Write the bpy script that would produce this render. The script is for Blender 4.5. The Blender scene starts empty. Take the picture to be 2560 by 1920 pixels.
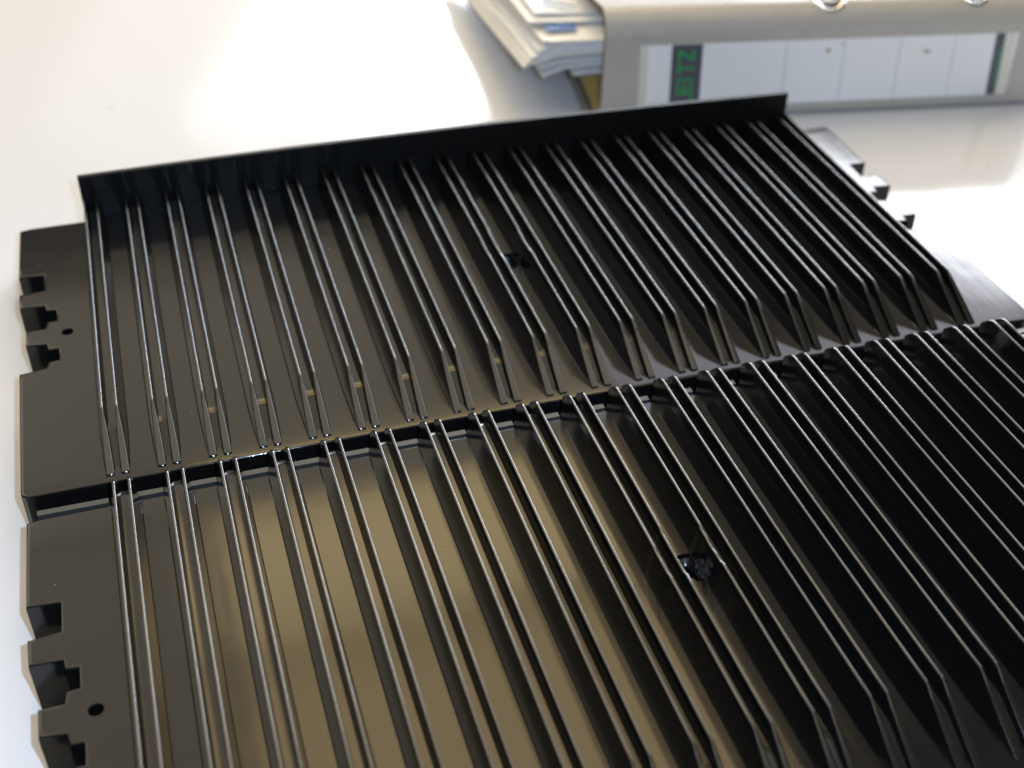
import bpy, bmesh, math, random
from mathutils import Vector, Matrix
from mathutils.geometry import tessellate_polygon

S = 0.02            # one rib pitch = 20 mm
T = 1.25            # rack floor above the table, in pitches
scene = bpy.context.scene
random.seed(4)

# ------------------------------------------------------------ camera
CAM = Vector((1.812, -19.105, 16.538))
RX = Vector((0.95505, -0.2953, 0.02585))
RY = Vector((0.16436, 0.60011, 0.78285))
RF = Vector((0.24669, 0.74341, -0.62168))
cd = bpy.data.cameras.new("camera")
cam = bpy.data.objects.new("camera", cd)
scene.collection.objects.link(cam)
m = Matrix((RX, RY, -RF)).transposed().to_4x4()
m.translation = CAM * S
cam.matrix_world = m
cd.lens = 43.73
cd.sensor_width = 36
cd.clip_start = 0.01
cd.clip_end = 50
cd.dof.use_dof = True
cd.dof.focus_distance = 23.5 * S
cd.dof.aperture_fstop = 8
scene.camera = cam

# ------------------------------------------------------------ light
scene.view_settings.view_transform = 'Standard'
scene.view_settings.look = 'None'
scene.view_settings.exposure = 0
scene.view_settings.gamma = 1
w = bpy.data.worlds.new("World")
scene.world = w
w.use_nodes = True
w.node_tree.nodes['Background'].inputs[0].default_value = (1.0, 0.94, 0.82, 1)
w.node_tree.nodes['Background'].inputs[1].default_value = 0.17


def area(name, loc, target, sx, sy, radiance, col, roll=0.0):
    l = bpy.data.lights.new(name, 'AREA')
    l.shape = 'RECTANGLE'
    l.size, l.size_y = sx * S, sy * S
    l.energy = radiance * math.pi * (sx * S) * (sy * S)
    l.color = col
    o = bpy.data.objects.new(name, l)
    scene.collection.objects.link(o)
    o.location = Vector(loc) * S
    q = (Vector(target) - Vector(loc)).to_track_quat('-Z', 'Y').to_matrix() @ Matrix.Rotation(math.radians(roll), 3, 'Z')
    o.rotation_euler = q.to_euler()
    return o


def ceiling(name, x0, x1, y0, y1, radiance, col, z=100):
    cx, cy = (x0 + x1) / 2, (y0 + y1) / 2
    area(name, (cx, cy, z), (cx, cy, 0), x1 - x0, y1 - y0, radiance, col)


ROLL = -36
# window band behind the desk (az = degrees right of straight ahead, seen from the racks)
def window(name, az0, az1, el0, el1, radiance, col, D=150, roll=0.0):
    a = math.radians((az0 + az1) / 2)
    half = D * math.tan(math.radians((az1 - az0) / 2))
    z0, z1 = D * math.tan(math.radians(el0)), D * math.tan(math.radians(el1))
    c = Vector((8 + D * math.sin(a), D * math.cos(a), (z0 + z1) / 2))
    area(name, c, (c.x - math.sin(a), c.y - math.cos(a), c.z), 2 * half, z1 - z0, radiance, col, roll)


window("window_light", 8.9, 18.0, 13, 26.1, 13.0, (0.95, 0.97, 1.0), roll=ROLL)
window("window_light_mid", 3, 8.8, 13, 26.0, 2.6, (0.95, 0.97, 1.0), roll=ROLL)
window("window_light_dim", -5, 2.9, 13, 25.5, 0.5, (0.95, 0.97, 1.0), roll=ROLL)
window("window_light_right", 32, 49, 24.0, 27.6, 16.0, (0.92, 0.94, 1.0))
window("window_light_low", 20, 54, 4, 16.0, 27.0, (0.80, 0.89, 1.0))
window("window_light_far_right", 55, 75, 5, 34, 5.0, (0.86, 0.88, 1.0))
# ceiling: warm, with two brighter fields and a dark joint between them
ceiling("ceiling_far_field", -1, 58, 79.5, 106, 5.2, (1, 0.76, 0.38))
ceiling("ceiling_near_field", -1, 58, 36, 76.5, 3.7, (1, 0.74, 0.36))
ceiling("ceiling_back_field", -28, 60, 108, 165, 1.1, (1, 0.86, 0.66))
ceiling("ceiling_window_side", 62, 150, 96, 165, 2.6, (0.88, 0.88, 1.0))
ceiling("ceiling_dim_strip", -25, -3, 20, 106, 1.1, (1, 0.86, 0.66))
ceiling("ceiling_left_field", -95, -27, 44, 106, 2.6, (1, 0.88, 0.68))
ceiling("ceiling_over_desk", -40, 60, -50, 30, 1.15, (1, 0.89, 0.68))
ceiling("ceiling_back_left", -120, -29, 108, 165, 2.6, (1, 0.88, 0.70))
# the camera's own flash, right of and above the lens
fl = bpy.data.lights.new("camera_flash", 'POINT')
fl.energy = 8.8
fl.color = (0.50, 0.70, 1.0)
fl.shadow_soft_size = 0.004
flo = bpy.data.objects.new("camera_flash", fl)
scene.collection.objects.link(flo)
flo.location = (CAM + RX * 1.9 + RY * 1.2 - RF * 0.3) * S

# ------------------------------------------------------------ materials


def mat(name, base, rough=0.5, metal=0.0, spec=0.5, noise=0.0, nscale=40, bump=0.0, bscale=60, rvar=0.0, streak=0.0, speck=None, coat=0.0):
    m = bpy.data.materials.new(name)
    m.use_nodes = True
    nt = m.node_tree
    b = nt.nodes['Principled BSDF']
    b.inputs['Base Color'].default_value = (*base, 1)
    b.inputs['Roughness'].default_value = rough
    b.inputs['Metallic'].default_value = metal
    b.inputs['Specular IOR Level'].default_value = spec
    b.inputs['Coat Weight'].default_value = coat
    tc = nt.nodes.new('ShaderNodeTexCoord')

    def nz(scale, detail=4):
        n = nt.nodes.new('ShaderNodeTexNoise')
        n.inputs['Scale'].default_value = scale
        n.inputs['Detail'].default_value = detail
        nt.links.new(tc.outputs['Object'], n.inputs['Vector'])
        return n
    col = None
    if noise:
        n = nz(nscale)
        r = nt.nodes.new('ShaderNodeMapRange')
        r.inputs['To Min'].default_value = 1 - noise
        r.inputs['To Max'].default_value = 1 + noise
        nt.links.new(n.outputs['Fac'], r.inputs['Value'])
        h = nt.nodes.new('ShaderNodeVectorMath')
        h.operation = 'SCALE'
        h.inputs[0].default_value = base
        nt.links.new(r.outputs[0], h.inputs['Scale'])
        col = h.outputs[0]
    if speck:
        scol, sscale, thr = speck
        v = nt.nodes.new('ShaderNodeTexVoronoi')
        v.inputs['Scale'].default_value = sscale
        v.inputs['Randomness'].default_value = 1
        nt.links.new(tc.outputs['Object'], v.inputs['Vector'])
        lt = nt.nodes.new('ShaderNodeMath')
        lt.operation = 'LESS_THAN'
        lt.inputs[1].default_value = 0.10
        nt.links.new(v.outputs['Distance'], lt.inputs[0])
        sp = nt.nodes.new('ShaderNodeSeparateColor')
        nt.links.new(v.outputs['Color'], sp.inputs[0])
        g = nt.nodes.new('ShaderNodeMath')
        g.operation = 'GREATER_THAN'
        g.inputs[1].default_value = thr
        nt.links.new(sp.outputs[0], g.inputs[0])
        mu = nt.nodes.new('ShaderNodeMath')
        mu.operation = 'MULTIPLY'
        nt.links.new(lt.outputs[0], mu.inputs[0])
        nt.links.new(g.outputs[0], mu.inputs[1])
        mx = nt.nodes.new('ShaderNodeMix')
        mx.data_type = 'RGBA'
        nt.links.new(mu.outputs[0], mx.inputs['Factor'])
        if col:
            nt.links.new(col, mx.inputs['A'])
        else:
            mx.inputs['A'].default_value = (*base, 1)
        mx.inputs['B'].default_value = (*scol, 1)
        col = mx.outputs['Result']
    if col:
        nt.links.new(col, b.inputs['Base Color'])
    if rvar:
        n = nz(9, 5)
        r = nt.nodes.new('ShaderNodeMapRange')
        r.inputs['From Min'].default_value = 0.3
        r.inputs['From Max'].default_value = 0.7
        r.inputs['To Min'].default_value = rough - rvar
        r.inputs['To Max'].default_value = rough + rvar
        nt.links.new(n.outputs['Fac'], r.inputs['Value'])
        nt.links.new(r.outputs[0], b.inputs['Roughness'])
    if bump:
        n = nz(bscale, 3)
        bp = nt.nodes.new('ShaderNodeBump')
        bp.inputs['Strength'].default_value = 1
        bp.inputs['Distance'].default_value = bump
        nt.links.new(n.outputs['Fac'], bp.inputs['Height'])
        nt.links.new(bp.outputs[0], b.inputs['Normal'])
        if streak:
            mp = nt.nodes.new('ShaderNodeMapping')
            mp.inputs['Scale'].default_value = (1, 0.07, 1)
            nt.links.new(tc.outputs['Object'], mp.inputs['Vector'])
            n2 = nz(75, 2)
            nt.links.new(mp.outputs[0], n2.inputs['Vector'])
            b2 = nt.nodes.new('ShaderNodeBump')
            b2.inputs['Distance'].default_value = streak
            nt.links.new(n2.outputs['Fac'], b2.inputs['Height'])
            nt.links.new(bp.outputs[0], b2.inputs['Normal'])
            nt.links.new(b2.outputs[0], b.inputs['Normal'])
    return m


M_FLOOR = mat("black_plastic_floor", (0.005, 0.005, 0.005), 0.125, bump=0.00022, bscale=14, rvar=0.02, streak=0.00009, speck=((0.10, 0.10, 0.09), 260, 0.985))
M_RIB = mat("black_plastic_ribs", (0.004, 0.004, 0.004), 0.15, spec=0.95, rvar=0.03)
M_RIM = mat("black_plastic_matt", (0.007, 0.007, 0.007), 0.24, bump=0.00004, bscale=300, rvar=0.05, speck=((0.12, 0.12, 0.11), 240, 0.99))
M_BAR = mat("grey_matt_plastic", (0.045, 0.045, 0.045), 0.42, bump=0.00003, bscale=400)  # even grey for the ledge bars, lighter and rougher than the plate
M_WALL = mat("black_plastic_wall", (0.004, 0.004, 0.0038), 0.45, spec=0.3, bump=0.00004, bscale=300, rvar=0.05)
M_MARK = mat("scuffed_plastic", (0.03, 0.029, 0.028), 0.45, bump=0.0004, bscale=700, noise=0.6, nscale=500)
M_TABLE = mat("white_laminate", (0.715, 0.72, 0.75), 0.12, noise=0.02, nscale=420, bump=0.000004, bscale=900, rvar=0.015, speck=((0.45, 0.42, 0.38), 60, 0.97))
M_GREY = mat("grey_binder_card", (0.48, 0.445, 0.40), 0.24, noise=0.09, nscale=120, bump=0.00005, bscale=700, rvar=0.05)
M_GREYS = M_GREY
M_CARD = mat("brown_board_edge", (0.17, 0.145, 0.10), 0.7, noise=0.1)
M_YEL = mat("yellow_divider", (0.62, 0.44, 0.12), 0.6, noise=0.05)
M_INNER = mat("inner_card", (0.28, 0.27, 0.25), 0.6, noise=0.05)
M_LABEL = mat("label_paper", (0.90, 0.90, 0.90), 0.45, noise=0.01)
M_LABEL2 = mat("label_paper_cream", (0.72, 0.70, 0.62), 0.45, noise=0.01)
M_BAND = mat("label_dark_band", (0.085, 0.085, 0.11), 0.45)
M_LINE = mat("label_rule", (0.42, 0.44, 0.55), 0.5)
M_GREEN = mat("label_green", (0.02, 0.32, 0.09), 0.45)
M_GREEN2 = mat("label_dull_green", (0.06, 0.20, 0.14), 0.45)
M_STAIN = mat("brown_stain", (0.42, 0.33, 0.22), 0.6, noise=0.3, nscale=900)
M_METAL = mat("nickel_metal", (0.75, 0.74, 0.72), 0.16, metal=1)
M_DARK = mat("slot_shade_paint", (0.02, 0.018, 0.015), 0.6)
M_PW = mat("white_paper", (0.90, 0.90, 0.90), 0.6, noise=0.02)
M_PC = mat("cream_paper", (0.90, 0.89, 0.83), 0.6, noise=0.02)
M_PG = mat("grey_white_paper", (0.74, 0.75, 0.77), 0.6, noise=0.02)
M_BLUE = mat("blue_print", (0.01, 0.10, 0.38), 0.5)
M_TEAL = mat("dark_blue_print", (0.01, 0.10, 0.28), 0.5)

# ------------------------------------------------------------ helpers
COL = scene.collection


def link(o, parent=None, label=None, cat=None, group=None, kind=None):
    COL.objects.link(o)
    if parent:
        o.parent = parent
    if label:
        o['label'] = label
    if cat:
        o['category'] = cat
    if group:
        o['group'] = group
    if kind:
        o['kind'] = kind
    return o


def empty(name, loc=(0, 0, 0), **k):
    o = bpy.data.objects.new(name, None)
    o.empty_display_size = 0.02
    o.location = Vector(loc) * S
    return link(o, **k)


def finish(me, material, smooth=None):
    me.materials.append(material)
    if smooth is not None:
        me.polygons.foreach_set('use_smooth', [True] * len(me.polygons))
        bm = bmesh.new()
        bm.from_mesh(me)
        lim = math.radians(smooth)
        for e in bm.edges:
            if len(e.link_faces) == 2 and e.calc_face_angle(0) > lim:
                e.smooth = False
        bm.to_mesh(me)
        bm.free()
    me.update()
    return me


def bm_to(name, bm, material, smooth=None, scale=True):
    bmesh.ops.recalc_face_normals(bm, faces=bm.faces)
    if scale:
        for v in bm.verts:
            v.co *= S
    me = bpy.data.meshes.new(name)
    bm.to_mesh(me)
    bm.free()
    return finish(me, material, smooth)


def obj(name, me, parent=None, loc=(0, 0, 0), **k):
    o = bpy.data.objects.new(name, me)
    o.location = Vector(loc) * S
    return link(o, parent, **k)


def bul(x):
    return 0.082 * (1 - ((x - 9.8) / 11.4) ** 2)


def xw(x):          # the moulding is a little tight in the middle
    t = min(max(x, 0), 19.3)
    return x + (-0.0001583 * t ** 3 + 0.0049 * t ** 2 - 0.0375 * t + 0.057) * 0.8


def bend(bm, x0=0.0):
    for v in bm.verts:
        x = v.co.x + x0
        v.co.z += bul(x)


def slice_x(bm, a, b, step=0.5):
    x = a
    while x < b:
        g = list(bm.verts) + list(bm.edges) + list(bm.faces)
        bmesh.ops.bisect_plane(bm, geom=g, plane_co=(x, 0, 0), plane_no=(1, 0, 0), dist=1e-5)
        x += step


def box(bm, x0, x1, y0, y1, z0, z1):
    vs = [bm.verts.new(p) for p in ((x0, y0, z0), (x1, y0, z0), (x1, y1, z0), (x0, y1, z0), (x0, y0, z1), (x1, y0, z1), (x1, y1, z1), (x0, y1, z1))]
    for f in ((0, 3, 2, 1), (4, 5, 6, 7), (0, 1, 5, 4), (1, 2, 6, 5), (2, 3, 7, 6), (3, 0, 4, 7)):
        bm.faces.new([vs[i] for i in f])
    return vs


def bevel_all(bm, off, seg=2, ang=30):
    es = [e for e in bm.edges if len(e.link_faces) == 2 and e.calc_face_angle(0) > math.radians(ang)]
    bmesh.ops.bevel(bm, geom=es, offset=off, segments=seg, affect='EDGES', profile=0.5, clamp_overlap=True)


def offset_poly(pts, d):
    """inset a counter-clockwise polygon by d (mitred)"""
    out = []
    n = len(pts)
    for i in range(n):
        p0, p1, p2 = Vector(pts[i - 1]), Vector(pts[i]), Vector(pts[(i + 1) % n])
        a, b = (p1 - p0).normalized(), (p2 - p1).normalized()
        na, nb = Vector((-a.y, a.x)), Vector((-b.y, b.x))
        k = 1 + na.dot(nb)
        v = (na + nb) / max(k, 0.35)
        out.append(p1 + v * d)
    return out


# ------------------------------------------------------------ table
bm = bmesh.new()
box(bm, -60, 110, -45, 75, -T - 1.3, -T)
table = obj("table", bm_to("table", bm, M_TABLE), label="white laminate table top under the black racks and the binder", cat="table")

# ------------------------------------------------------------ rack module
RIBH = 0.666
G = 0.29
LEFT = [(-1.60, -0.20), (-0.5, -0.20)]
OUT = [(-1.52, -0.20), (19.6, -0.20), (20.84, -0.20), (20.9, -0.14), (20.9, 3.72), (20.30, 3.76), (20.30, 4.06), (20.08, 4.08), (20.08, 4.48),
       (20.34, 4.46), (20.34, 4.72), (20.74, 4.70), (20.72, 5.34), (20.36, 5.36), (20.36, 5.58), (20.12, 5.6), (20.12, 6.0), (20.36, 6.02), (20.36, 6.27),
       (20.88, 6.24), (20.88, 6.88), (20.37, 6.92), (20.38, 7.58), (20.86, 7.56), (20.86, 9.84), (19.6, 9.78), (-0.02, 9.78), (-1.36, 9.78), (-1.62, 9.72),
       (-1.65, 7.58), (-1.08, 7.54), (-1.09, 6.88), (-1.64, 6.83), (-1.63, 6.26), (-1.08, 6.23), (-1.06, 6.02), (-0.84, 6.0), (-0.84, 5.58),
       (-1.05, 5.57), (-1.08, 5.33), (-1.50, 5.33), (-1.50, 4.76), (-1.07, 4.71), (-1.04, 4.48), (-0.82, 4.48), (-0.82, 4.07), (-1.04, 4.05),
       (-1.08, 3.83), (-1.64, 3.76), (-1.62, 0.0), (-1.61, -0.10)]
HOLE = [(-0.61 + 0.115 * math.cos(t * math.pi / 12), 5.055 + 0.115 * math.sin(t * math.pi / 12)) for t in range(24)]
PX0, PX1, PY0, PY1 = 9.53, 9.90, 4.74, 5.54   # mould-gate pocket in the bay right of the tenth pair


def make_plate(pocket, dip=0.022):
    bm = bmesh.new()
    c = 0.04
    inner = offset_poly(OUT, c + 0.03)
    hole_o = offset_poly(HOLE, -0.014)
    holes = [hole_o, pocket]
    polys = [[Vector((p[0], p[1], 0)) for p in pl] for pl in [inner] + holes]
    flat = [v for pl in polys for v in pl]
    tris = tessellate_polygon(polys)
    vs = [bm.verts.new(v) for v in flat]
    for t in tris:
        try:
            bm.faces.new([vs[i] for i in t])
        except ValueError:
            pass

    def walls(ring, pts2, z2):
        nx = [bm.verts.new((p[0], p[1], z2)) for p in pts2]
        n = len(ring)
        for i in range(n):
            j = (i + 1) % n
            bm.faces.new((ring[i], ring[j], nx[j], nx[i]))
        return nx
    n0 = len(inner)
    r = walls(vs[:n0], offset_poly(OUT, c + 0.001), 0)
    for t in (18, 36, 54, 72, 90):
        t = math.radians(t)
        r = walls(r, offset_poly(OUT, c * (1 - math.sin(t))), -c * (1 - math.cos(t)))
    r = walls(r, OUT, -1.22)
    r = walls(r, offset_poly(OUT, 0.07), -1.22)
    walls(r, offset_poly(OUT, 0.07), -0.1)
    nh = len(HOLE)
    r = walls(vs[n0:n0 + nh], HOLE, -0.014)
    walls(r, HOLE, -0.35)
    np_ = len(pocket)
    walls(vs[n0 + nh:n0 + nh + np_], pocket, -0.12)
    slice_x(bm, -1.5, 20.8, 0.75)
    for y in (0.3, 1, 2, 3.5, 6.5, 8, 8.6, 9.0, 9.3, 9.5, 9.65):
        g = list(bm.verts) + list(bm.edges) + list(bm.faces)
        bmesh.ops.bisect_plane(bm, geom=g, plane_co=(0, y, 0), plane_no=(0, 1, 0), dist=1e-5)
    bmesh.ops.triangulate(bm, faces=[f for f in bm.faces if len(f.verts) > 4])
    for v in bm.verts:
        if v.co.y > 7 and v.co.z > -0.06:
            v.co.z -= dip * math.exp(-(9.78 - v.co.y) / 0.38)
        elif v.co.y < 1.5 and v.co.z > -0.06:
            v.co.z -= 0.008 * math.exp(-(v.co.y + 0.2) / 0.3)
    bend(bm)
    return bm


def rib_profile():
    """(y, height) along a rib, near end to far end"""
    pr = [(-0.035, -0.01), (-0.02, 0.02), (0.0, 0.035)]
    k = RIBH - 0.035
    for t in (0.25, 0.5, 0.75, 0.9, 0.965):
        pr.append((1.29 * t, 0.035 + k * t))
    pr += [(1.29, RIBH - 0.006), (1.335, RIBH)]
    y = 2.0
    while y < 9.5:
        pr.append((y, RIBH))
        y += 0.06 if 4.3 < y < 5.75 else 0.25
    pr += [(9.55, RIBH), (9.64, 0.66), (9.70, 0.64), (9.78, 0.59), (9.88, 0.50), (9.935, 0.44), (9.95, 0.38), (9.955, 0.30), (9.96, -0.1), (9.96, -0.4)]
    return pr


def make_rib(name, wob=0.0, dents=None, ymax=99, seed=0):
    rnd = random.Random(seed)
    bm = bmesh.new()
    rings = []
    for y, h in rib_profile():
        if y > ymax:
            continue
        zb = -0.02 if y < 9.79 else -0.45
        if h < zb + 0.02:
            h = zb + 0.02
        q = max(h, 0) / RIBH
        base = 0.082 + 0.046 * min(1, max(0, y) / 1.3)
        wb = base if y < 9.79 else 0.05
        wt = base - (base - 0.028) * q
        if y > 9.79:
            wt = min(wt, 0.045)
        if y < 0.0:
            wb = wt = 0.06 + y * 0.6
        ox = wob * math.sin(y * 0.7 + seed)
        dz = 0
        if dents:
            for (a, b, dx_, dz_) in dents:
                if a < y < b:
                    ox += dx_
                    dz += dz_
        r = min(0.027, wt * 0.85)
        fl_ = 0.014 if (0.2 < y < 9.7 and h > 0.1) else 0.0
        pts = [(-wb - fl_ - 0.001, zb), (-wb - fl_, -0.001 if zb > -0.1 else zb + 0.01), (-wb, fl_ if zb > -0.1 else zb + 0.02)]
        pts += [(-wt, h - r)]
        for a in (158, 135, 112, 90, 68, 45, 22):
            t = math.radians(a)
            pts.append(((wt - r) * (1 if math.cos(t) > 0.01 else -1 if math.cos(t) < -0.01 else 0) + r * math.cos(t), h - r + r * math.sin(t) + 0))
        pts += [(wt, h - r), (wb, fl_ if zb > -0.1 else zb + 0.02), (wb + fl_, -0.001 if zb > -0.1 else zb + 0.01), (wb + fl_ + 0.001, zb)]
        rings.append([bm.verts.new((px + (ox if pz > 0.1 else ox * 0.2), y, pz + (dz if pz > 0.1 else 0))) for px, pz in pts])
    for a, b in zip(rings, rings[1:]):
        for i in range(len(a) - 1):
            bm.faces.new((a[i], a[i + 1], b[i + 1], b[i]))
    bm.faces.new(rings[0])
    bm.faces.new(rings[-1][::-1])
    return bm_to(name, bm, M_RIB, smooth=27)


def make_channel():
    """raised floor joining the two ribs of a pair, with its ramp at the near end"""
    bm = bmesh.new()
    prof = [(0.20, -0.01), (0.24, 0.015), (0.30, 0.045), (0.32, 0.056), (0.90, 0.293), (0.93, 0.304), (0.97, 0.316), (1.02, 0.326), (1.08, 0.332), (1.14, 0.333), (1.16, 0.333), (1.3, 0.333), (4, 0.328), (7, 0.325), (9.3, 0.322), (9.5, 0.318), (9.62, 0.31), (9.7, 0.30), (9.76, 0.28), (9.775, 0.24), (9.78, 0.2), (9.78, -0.3)]
    rings = []
    for y, z in prof:
        base = 0.082 + 0.046 * min(1, max(0, y) / 1.3)
        ins = base - (base - 0.028) * max(z, 0) / RIBH - 0.008
        rings.append((bm.verts.new((ins, y, z)), bm.verts.new((G / 2, y, z - 0.004)), bm.verts.new((G - ins, y, z))))
    for a, b in zip(rings, rings[1:]):
        bm.faces.new((a[0], a[1], b[1], b[0]))
        bm.faces.new((a[1], a[2], b[2], b[1]))
    return bm_to("channel_floor", bm, M_FLOOR, smooth=40)


def pocket_outline(k):
    if k == 0:
        return [(9.56, 4.86), (9.72, 4.83), (9.88, 4.88), (9.90, 5.0), (9.90, 5.52), (9.56, 5.52), (9.545, 5.1)]
    return [(9.55, 4.95), (9.62, 4.86), (9.68, 4.94), (9.74, 4.80), (9.83, 4.86), (9.90, 5.0), (9.89, 5.2), (9.90, 5.5), (9.72, 5.52), (9.56, 5.50), (9.54, 5.2)]


rib_me = [make_rib("rib", 0.0012, None, 99, s) for s in (1, 2, 3)]
rib_me_wall = [make_rib("rib", 0.0012, None, 9.927, s + 5) for s in (1, 2, 3)]
chan_me = make_channel()


def module(name, origin, label, wall, k):
    root = empty(name, origin, label=label, cat="plastic rack", group="ribbed black plastic racks")
    if not wall:
        th = 0.007
        root.rotation_euler.z = th
        root.location.x += 3 * math.sin(th) * S
    # base plate
    obj("base_plate", bm_to("base_plate", make_plate(pocket_outline(k), 0.0 if wall else 0.022), M_FLOOR, smooth=25), root)
    # ribs
    for i in range(20):
        for side in (0, 1):
            x = i + side * G
            me = (rib_me_wall if wall else rib_me)[(i * 2 + side) % 3]
            lab = None
            if (i, side) == (9, 1):
                me = make_rib("rib", 0.002, [(4.55, 5.62, -0.012, -0.014)], 9.927 if wall else 99, 21)
                lab = "rib with a nicked step in its top edge beside the pocket"
            if (i, side) == (10, 0):
                me = make_rib("rib", 0.002, [(4.6, 5.5, -0.012, -0.018), (4.9, 5.2, -0.006, -0.008)], 9.927 if wall else 99, 22)
                lab = "rib scarred beside the pocket, with a kinked top edge"
            if (i, side) == (9, 0):
                me = make_rib("rib", 0.002, [(4.6, 5.2, -0.008, -0.006)], 9.927 if wall else 99, 23)
            obj("rib", me, root, (xw(x), 0, bul(x)), label=lab)
        obj("channel_floor", chan_me, root, (xw(i), 0, bul(i)))
    # pocket: cup below the floor
    bm = bmesh.new()
    N = 18
    cx, cy = (9.72, 5.16)
    rings = []
    for (rx, ry, z) in (((0.25, 0.44, -0.10), (0.21, 0.36, -0.15), (0.175, 0.27, -0.19), (0.16, 0.24, -0.24)) if k else ((0.25, 0.44, -0.10), (0.20, 0.36, -0.22), (0.165, 0.26, -0.30), (0.13, 0.17, -0.36), (0.125, 0.16, -0.52))):
        rings.append([bm.verts.new((cx + rx * math.cos(t * 2 * math.pi / N) * (1 + 0.06 * math.sin(5 * t)), cy + ry * math.sin(t * 2 * math.pi / N), z)) for t in range(N)])
    for a, b in zip(rings, rings[1:]):
        for i in range(N):
            bm.faces.new((a[i], a[(i + 1) % N], b[(i + 1) % N], b[i]))
    if k == 0:
        bm.faces.new(rings[-1])
    bend(bm)
    obj("gate_pocket", bm_to("gate_pocket", bm, M_RIM, smooth=50), root, label="rough moulding pocket in the floor beside a rib")
    # torn scar up the flank of the rib right of the pocket
    bm = bmesh.new()
    rnd = random.Random(8 + k)
    amp = 1.0 if k else 0.55
    rows = []
    for a in range(25):
        y = 4.5 + a * 0.044
        row = []
        for b in range(11):
            z = 0.0 + b * 0.06
            d = math.exp(-((y - 5.02 + z * 0.3) / 0.20) ** 2) * amp * (1 - z / 0.66)
            row.append(bm.verts.new((9.905 + 0.096 * z / RIBH - d * rnd.uniform(0.02, 0.14), y, z)))
        rows.append(row)
    for r0, r1 in zip(rows, rows[1:]):
        for b in range(10):
            bm.faces.new((r0[b], r0[b + 1], r1[b + 1], r1[b]))
    bend(bm)
    obj("gate_scar", bm_to("gate_scar", bm, M_MARK, smooth=60), root, label="scuffed torn patch on the flank of a rib")
    # small flakes of torn plastic
    for q in range(34 if k else 9):
        bm = bmesh.new()
        y = rnd.gauss(4.98, 0.16)
        z = rnd.uniform(-0.02, 0.5) ** 1
        L = rnd.uniform(0.03, 0.11)
        x = 9.80 - rnd.uniform(0, 0.07) * (1 - z)
        p = [(x, y, z), (x + 0.012, y + 0.02, z + L), (x - 0.012, y - 0.01, z + L * 0.8), (x - 0.02, y - 0.015, z + L * 0.15)]
        vs = [bm.verts.new(c) for c in p]
        bm.faces.new(vs[:3]); bm.faces.new((vs[0], vs[2], vs[3])); bm.faces.new((vs[0], vs[3], vs[1])); bm.faces.new((vs[1], vs[3], vs[2]))
        bend(bm)
        obj("plastic_flake", bm_to("plastic_flake", bm, M_MARK), root)
    if wall:
        bm = bmesh.new()
        box(bm, -0.03, 19.47, 9.93, 10.06, -0.3, 1.144)
        bevel_all(bm, 0.012, 1)
        slice_x(bm, 0, 19.4, 0.75)
        bend(bm)
        for v in bm.verts:
            v.co.y += 0.10 * (1 - ((v.co.x - 9.8) / 10) ** 2)
            if v.co.z > 0.5:
                v.co.z += 0.03 * (1 - abs(v.co.x - 10) / 10)
        obj("end_wall", bm_to("end_wall", bm, M_WALL, smooth=25), root, label="tall flat end wall closing the rear of the ribs")
        # thin strip of the plate running under the wall
        bm = bmesh.new()
        box(bm, -0.02, 19.46, 9.70, 9.95, -0.2, -0.004)
        slice_x(bm, 0, 19.4, 0.75)
        bend(bm)
        obj("rear_strip", bm_to("rear_strip", bm, M_FLOOR, smooth=25), root)
    else:
        # recessed tongue that slides under the next rack
        bm = bmesh.new()
        box(bm, -1.50, 20.72, 9.6, 10.385, -0.50, -0.40)
        slice_x(bm, -1, 20.4, 0.75)
        bend(bm)
        obj("connecting_tongue", bm_to("connecting_tongue", bm, M_RIM, smooth=25), root)
        bars = [(-1.42, -0.13)] + [(i + 0.40, i + 0.885) for i in range(19)] + [(19.42, 20.60)]
        for a, b in bars:
            bm = bmesh.new()
            for v in box(bm, a, b, 9.845, 9.985, -0.42, -0.008)[6:]:
                v.co.z -= 0.006
            bevel_all(bm, 0.014, 2)
            for v in bm.verts:
                v.co.z += bul((a + b) / 2)
            obj("ledge_bar", bm_to("ledge_bar", bm, M_BAR, smooth=35), root)
    return root


module("ribbed_rack", (0, 0, 0), "far black ribbed plastic rack with a tall wall along its rear edge", True, 0)
module("ribbed_rack", (0.147, -10.602, 0), "near black ribbed plastic rack, cut off by the bottom edge, with a ragged hole", False, 1)

# ------------------------------------------------------------ ring binder
AX = Vector((23.62, 12.645, -T))
DS = Vector((0.9882, -0.1530, 0))
DN = Vector((0.1530, 0.9882, 0))


def Bp(s, n, h):
    return AX + DS * s + DN * n + Vector((0, 0, h))


def bmesh_b(fn):
    bm = bmesh.new()
    fn(bm)
    for v in bm.verts:
        v.co = Bp(*v.co) - Bp(-1, 0, 0)
    return bm


binder = empty("ring_binder", Bp(-1, 0, 0), label="grey lever arch binder lying on its side at the back, papers poking out", cat="binder")


def bobj(name, fn, material, smooth=None, parent=None, **k):
    o = obj(name, bm_to(name, bmesh_b(fn), material, smooth), parent or binder, **k)
    return o


SL, SR = -8.35, 6.25
TH = 0.19
HT = 3.52


def arc(cn, ch, r, a0, a1, n):
    return [(cn + r * math.cos(math.radians(a0 + (a1 - a0) * i / n)), ch + r * math.sin(math.radians(a0 + (a1 - a0) * i / n))) for i in range(n + 1)]


def outer_prof(o=0.0):
    p = [(13.2, HT - o), (9, HT - o), (5, HT - o), (2.2, HT - o)]
    p += arc(0.78, HT - 0.78, 0.78 - o, 90, 180, 12)
    p += [(0.0 + o, 1.5)]
    p += arc(0.34, 0.34, 0.34 - o, 180, 270, 7)
    p += [(5, o), (13.2, o)]
    return p


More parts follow.
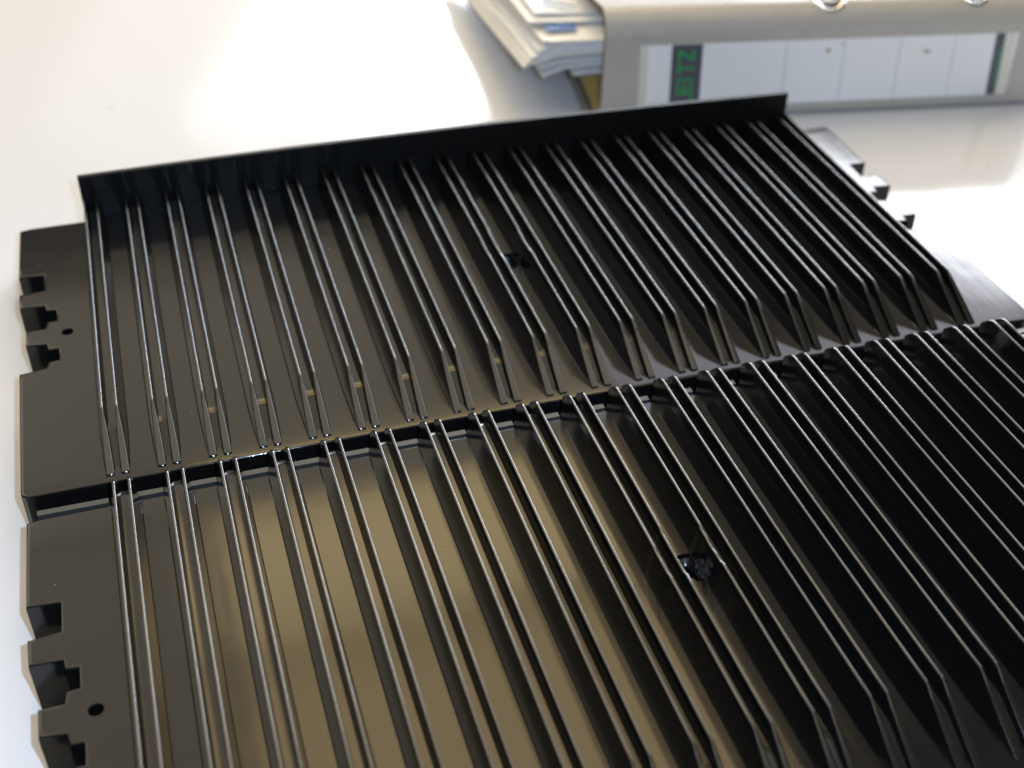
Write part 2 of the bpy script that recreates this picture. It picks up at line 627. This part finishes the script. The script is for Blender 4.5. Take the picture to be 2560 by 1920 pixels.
def prof_h(n):
    if n >= 0.78:
        return HT
    return HT - 0.78 + math.sqrt(max(0.78 ** 2 - (0.78 - n) ** 2, 0))


def cover(bm):
    a, b = outer_prof(0), outer_prof(TH)
    nseg = 24
    cols = []
    for i in range(nseg + 1):
        s = SL + (SR - SL) * i / nseg
        ro, ri = [], []
        for k, (p, q) in enumerate(zip(a, b)):
            ss = s
            if i == 0:
                if p[1] > HT - 0.05:
                    ss = SL - 0.30 * min(1, max(0, (p[0] - 0.7) / 0.9))
                elif p[1] < 0.05:
                    ss = SL - 0.34
            ro.append(bm.verts.new((ss, p[0], p[1])))
            ri.append(bm.verts.new((ss, q[0], q[1])))
        cols.append((ro, ri))
    n = len(a)
    for (o0, i0), (o1, i1) in zip(cols, cols[1:]):
        for k in range(n - 1):
            bm.faces.new((o0[k], o0[k + 1], o1[k + 1], o1[k]))
            bm.faces.new((i0[k], i1[k], i1[k + 1], i0[k + 1]))
    for (o, i) in (cols[0], cols[-1]):
        for k in range(n - 1):
            bm.faces.new((o[k], i[k], i[k + 1], o[k + 1]))
    for e in (0, n - 1):
        for (o0, i0), (o1, i1) in zip(cols, cols[1:]):
            bm.faces.new((o0[e], o1[e], i1[e], i0[e]))


cov = bobj("cover", cover, M_GREY, 30, label="grey card cover wrapping spine and boards")
cov.data.materials.append(M_CARD)
for p in cov.data.polygons:
    if abs(p.normal.dot(DS)) > 0.8:
        p.material_index = 1


def flat(bm, s0, s1, h0, h1, n, sk=0.0, t=0.02):
    """thin plate standing on the spine; sk leans its vertical sides"""
    for nn in (n,):
        box(bm, s0, s1, nn - t, nn, h0, h1)
    for v in bm.verts:
        if v.co.z > (h0 + h1) / 2:
            v.co.x -= sk


LB = 0.47
LT = 2.55
lab = bobj("spine_label", lambda bm: flat(bm, -7.17, 5.03, LB, LT, 0.0, 0.09, 0.02), M_LABEL, label="pale label panel along the binder spine")
bobj("label_edge", lambda bm: flat(bm, -7.17, -6.93, LB, LT, -0.021, 0.09, 0.003), M_LABEL2, parent=lab)
bobj("label_edge", lambda bm: flat(bm, 4.68, 5.03, LB, LT, -0.021, 0.17, 0.003), M_LABEL2, parent=lab)
bobj("label_band", lambda bm: flat(bm, -6.18, -5.21, LB, LT, -0.0215, 0.10, 0.003), M_BAND, parent=lab, label="black band with green lettering")
bobj("label_band", lambda bm: flat(bm, 4.36, 4.68, LB, LT, -0.0215, 0.18, 0.003), M_BAND, parent=lab, label="narrow black band at the right end")
bobj("label_stripe", lambda bm: flat(bm, 4.50, 4.66, 0.85, 2.05, -0.025, 0.11, 0.003), M_GREEN2, parent=lab)
for s in (-2.52, -0.64, 1.18, 3.0):
    bobj("label_rule", lambda bm: flat(bm, s - 0.012, s + 0.012, LB, LT, -0.021, 0.14, 0.002), M_LINE, parent=lab)


def stain(cs, ch, rs, rh, seed):
    def f(bm):
        rnd = random.Random(seed)
        vs = [bm.verts.new((cs + rs * rnd.uniform(.6, 1.2) * math.cos(a * math.pi / 6), -0.0225, ch + rh * rnd.uniform(.6, 1.2) * math.sin(a * math.pi / 6))) for a in range(12)]
        bm.faces.new(vs)
    return f


for q in ((-1.27, 2.19, 0.10, 0.08), (-0.86, 2.37, 0.06, 0.04), (1.95, 2.05, 0.09, 0.06), (2.08, 2.02, 0.07, 0.04)):
    bobj("stain", stain(*q, int(q[0] * 100)), M_STAIN, parent=lab)

# lettering, reading up the spine
STROKES = {
    'L': [((0, 0), (0, 1)), ((0, 0), (.62, 0))],
    'E': [((0, 0), (0, 1)), ((0, 0), (.62, 0)), ((0, .5), (.55, .5)), ((0, 1), (.62, 1))],
    'I': [((0, 0), (0, 1))],
    'T': [((.35, 0), (.35, 1)), ((0, 1), (.7, 1))],
    'Z': [((0, 1), (.65, 1)), ((.65, 1), (0, 0)), ((0, 0), (.65, 0))],
}


def letter(ch, u0, size):
    def f(bm):
        t = 0.105
        for k, ((a, b), (c, d)) in enumerate(STROKES[ch]):
            p, q = Vector((a, b)), Vector((c, d))
            dr = (q - p).normalized()
            p, q = p - dr * t, q + dr * t
            nn = Vector((-dr.y, dr.x)) * t
            z = -0.026 - 0.0006 * k
            # u runs up the spine (h), v runs to the left (-s)
            crn = [(p + nn), (q + nn), (q - nn), (p - nn)]
            vs = [bm.verts.new((-5.50 - v.y * size - (u0 + v.x * size - 0.5) * 0.045, z, u0 + v.x * size)) for v in crn]
            bm.faces.new(vs)
    return f


u = 0.56
for ch, adv in (('L', .40), ('E', .44), ('I', .22), ('T', .44), ('Z', .4)):
    bobj("letter", letter(ch, u, 0.43), M_GREEN, parent=lab)
    u += adv

# metal rimmed slots in the rounded top edge
for s0, s1 in ((-1.72, -0.82), (3.05, 3.85)):
    def slot_path(grow=0.0, lift=0.02):
        pts = []
        c, r = (s0 + s1) / 2, (s1 - s0) / 2 + grow
        for i in range(13):
            a = math.pi + math.pi * i / 12
            n = 0.62 + r * 0.75 * math.sin(a)
            pts.append((c + r * math.cos(a), n))
        for i in range(1, 9):
            pts.append((c + r, 0.62 + 2.2 * i / 8))
        for i in range(8, 0, -1):
            pts.append((c - r, 0.62 + 2.2 * i / 8))
        return [(s, n, prof_h(max(n, 0.02)) + lift) for s, n in pts]

    def hole(bm):  # uncut: dark sheet just above the card, painted as the slot's shaded inside
        pts = slot_path(-0.05, 0.012)
        vs = [bm.verts.new(p) for p in pts]
        k = len(vs)
        c = [bm.verts.new(((s0 + s1) / 2, 0.5 + 0.3 * i, prof_h(0.5 + 0.3 * i) + 0.012)) for i in range(8)]
        # fan in strips
        for i in range(k):
            a, b = vs[i], vs[(i + 1) % k]
            mid = min(c, key=lambda v: (v.co - (a.co + b.co) / 2).length)
            if mid not in (a, b):
                bm.faces.new((a, b, mid))

    def rim(bm):
        pts = [Vector(p) for p in slot_path(0.0, 0.02)]
        k = len(pts)
        rings = []
        for i, p in enumerate(pts):
            d = (pts[(i + 1) % k] - pts[i - 1]).normalized()
            up = Vector((0, -0.35, 0.94))
            sd = d.cross(up).normalized()
            up = sd.cross(d)
            rings.append([bm.verts.new(p + sd * 0.075 * math.cos(t * math.pi / 4) + up * 0.035 * math.sin(t * math.pi / 4)) for t in range(8)])
        for i in range(k):
            a, b = rings[i], rings[(i + 1) % k]
            for t in range(8):
                bm.faces.new((a[t], a[(t + 1) % 8], b[(t + 1) % 8], b[t]))
    bobj("slot_rim", rim, M_METAL, 60)
    bobj("slot_shade_patch", hole, M_DARK)

# inside of the lower board, with a yellow divider lying on it
bobj("inner_board", lambda bm: box(bm, -8.62, 6.0, 0.5, 13.0, TH, TH + 0.03), M_CARD)
ydv = empty("card_divider", Bp(-8.2, 1, TH + 0.03), label="yellow card divider lying at the bottom inside the binder", cat="divider")
bm = bmesh.new()
box(bm, -8.42, 5.5, 0.62, 12.6, TH + 0.033, TH + 0.09)
for v in bm.verts:
    v.co = Bp(*v.co) - Bp(-8.2, 1, TH + 0.03)
obj("divider_sheet", bm_to("divider_sheet", bm, M_YEL), ydv)


# papers: curved slabs of sheets, each a thing of its own
def paper(name, left, front, curve, thick, material, label, ripple=0.02, seed=0, depth=13.5, skew=0.0, right=3.5, cat="paper", droop=0.9):
    rnd = random.Random(seed)
    ph = rnd.uniform(0, 6)
    org = Bp(left, front, 1.5)
    root = empty(name, org, label=label, cat=cat, group="papers filed in the binder")
    nl = max(1, int(round(thick / 0.028)))

    def hh(s):
        pts = curve
        if s <= pts[0][0]:
            return pts[0][1]
        for (a, b), (c, d) in zip(pts, pts[1:]):
            if s <= c:
                t = (s - a) / (c - a)
                t = t * t * (3 - 2 * t) * 0.5 + t * 0.5
                return b + (d - b) * t
        return pts[-1][1]
    for lay in range(nl):
        bm = bmesh.new()
        jl = 0 if lay == 0 else rnd.uniform(-0.02, 0.10)
        jf = 0 if lay == 0 else rnd.uniform(0, 0.10)
        jz = -thick * lay / nl - (rnd.uniform(0, 0.008) if lay else 0)
        lf = left + jl
        ss = [lf + (right - lf) * (i / 26) ** 1.6 for i in range(27)]
        rows = []
        for i, s_ in enumerate(ss):
            row = []
            for j in range(11):
                n = front + jf + depth * j / 10
                sc = s_ + skew * (n - front) * (1 - i / 26)
                z = hh(s_) + jz + ripple * math.sin(n * 0.9 + ph + lay * 0.25) * math.exp(-(s_ - lf)) + 0.05 * (1 - math.exp(-(n - front))) - droop * min(1.0, (n - front) / 7.5) * math.exp(-(s_ - lf) / 2.2)
                row.append((bm.verts.new((sc, n, z)), bm.verts.new((sc, n, z - 0.014))))
            rows.append(row)
        for a, b in zip(rows, rows[1:]):
            for j in range(10):
                bm.faces.new((a[j][0], b[j][0], b[j + 1][0], a[j + 1][0]))
                bm.faces.new((a[j][1], a[j + 1][1], b[j + 1][1], b[j][1]))
            bm.faces.new((a[0][0], a[0][1], b[0][1], b[0][0]))
            bm.faces.new((a[10][0], b[10][0], b[10][1], a[10][1]))
        for j in range(10):
            bm.faces.new((rows[0][j][0], rows[0][j + 1][0], rows[0][j + 1][1], rows[0][j][1]))
            bm.faces.new((rows[-1][j][0], rows[-1][j][1], rows[-1][j + 1][1], rows[-1][j + 1][0]))
        for v in bm.verts:
            v.co = Bp(*v.co) - org
        obj("sheet", bm_to("sheet", bm, material, smooth=40), root)
    return root, org


G_ = "paper_sheaf"
sk = -0.06
paper(G_, -9.17, 0.42, [(-9.17, 1.60), (-8.6, 1.66), (-7, 1.7)], 0.17, M_PG, "short white sheaf at the very bottom of the binder's paper stack", 0.005, 1)
paper(G_, -10.13, 0.40, [(-10.13, 1.50), (-9.8, 1.66), (-9.39, 1.80), (-8.71, 1.86), (-7, 1.95)], 0.12, M_PG, "grey white sheaf with a drooping corner low in the stack", 0.01, 2, skew=sk)
paper(G_, -10.30, 0.46, [(-10.30, 1.80), (-9.8, 1.92), (-9.39, 1.98), (-8.71, 2.02), (-7, 2.1)], 0.13, M_PG, "grey white sheaf just above the drooping one", 0.01, 3, skew=sk)
paper(G_, -10.74, 0.40, [(-10.74, 1.84), (-10.41, 1.98), (-9.63, 2.19), (-8.5, 2.23), (-7, 2.25)], 0.08, M_PC, "cream sheaf whose left corner pokes out farthest from the binder", 0.01, 4, skew=-0.10)
paper(G_, -10.66, 0.42, [(-10.66, 1.98), (-10.3, 2.10), (-9.5, 2.27), (-8.5, 2.31), (-7, 2.3)], 0.07, M_PC, "cream sheaf lying on the one that pokes out farthest", 0.012, 5, skew=-0.10)
paper(G_, -10.54, 0.42, [(-10.54, 2.15), (-10.2, 2.24), (-9.5, 2.36), (-8.5, 2.40), (-7, 2.4)], 0.09, M_PW, "white sheaf in the middle of the paper stack", 0.05, 6, skew=-0.105)
paper(G_, -10.33, 0.40, [(-10.33, 2.30), (-10.0, 2.38), (-9.4, 2.48), (-8.5, 2.50), (-7, 2.5)], 0.10, M_PW, "white wavy sheaf under the sheet with the blue print", 0.04, 7, skew=-0.105)
o, org = paper("printed_sheet", -10.18, 0.40, [(-10.18, 2.62), (-9.9, 2.60), (-9.4, 2.61), (-8.5, 2.62), (-7, 2.62)], 0.11, M_PC, "cream sheet with a blue barred print, near the stack's top", 0.03, 8, skew=-0.115)


def pr(name, quad, material, parent, org, h):
    bm = bmesh.new()
    vs = [bm.verts.new(Bp(s, n, h) - org) for s, n in quad]
    bm.faces.new(vs)
    obj(name, bm_to(name, bm, material), parent)


for i in range(5):
    s = -9.96 + i * 0.19
    pr("blue_bar", [(s, 1.02), (s + 0.172, 1.02), (s + 0.172, 1.50), (s, 1.50)], M_BLUE, o, org, 2.705)
paper(G_, -10.45, 1.55, [(-10.45, 2.80), (-10.0, 2.79), (-9.4, 2.76), (-8.5, 2.76), (-7, 2.76)], 0.05, M_PW, "white sheaf set back from the front edge, above the blue print", 0.03, 9, depth=12, droop=0.75, skew=-0.105)
o, org = paper("printed_sheet", -10.2, 1.95, [(-10.2, 2.92), (-9.8, 2.90), (-9.4, 2.86), (-8.5, 2.84), (-7, 2.84)], 0.04, M_PW, "topmost white sheet with a dark blue line across it", 0.03, 10, depth=12, droop=0.7, skew=-0.10)
pr("blue_line", [(-9.85, 2.62), (-8.85, 2.12), (-8.85, 2.24), (-9.85, 2.86)], M_TEAL, o, org, 2.975)
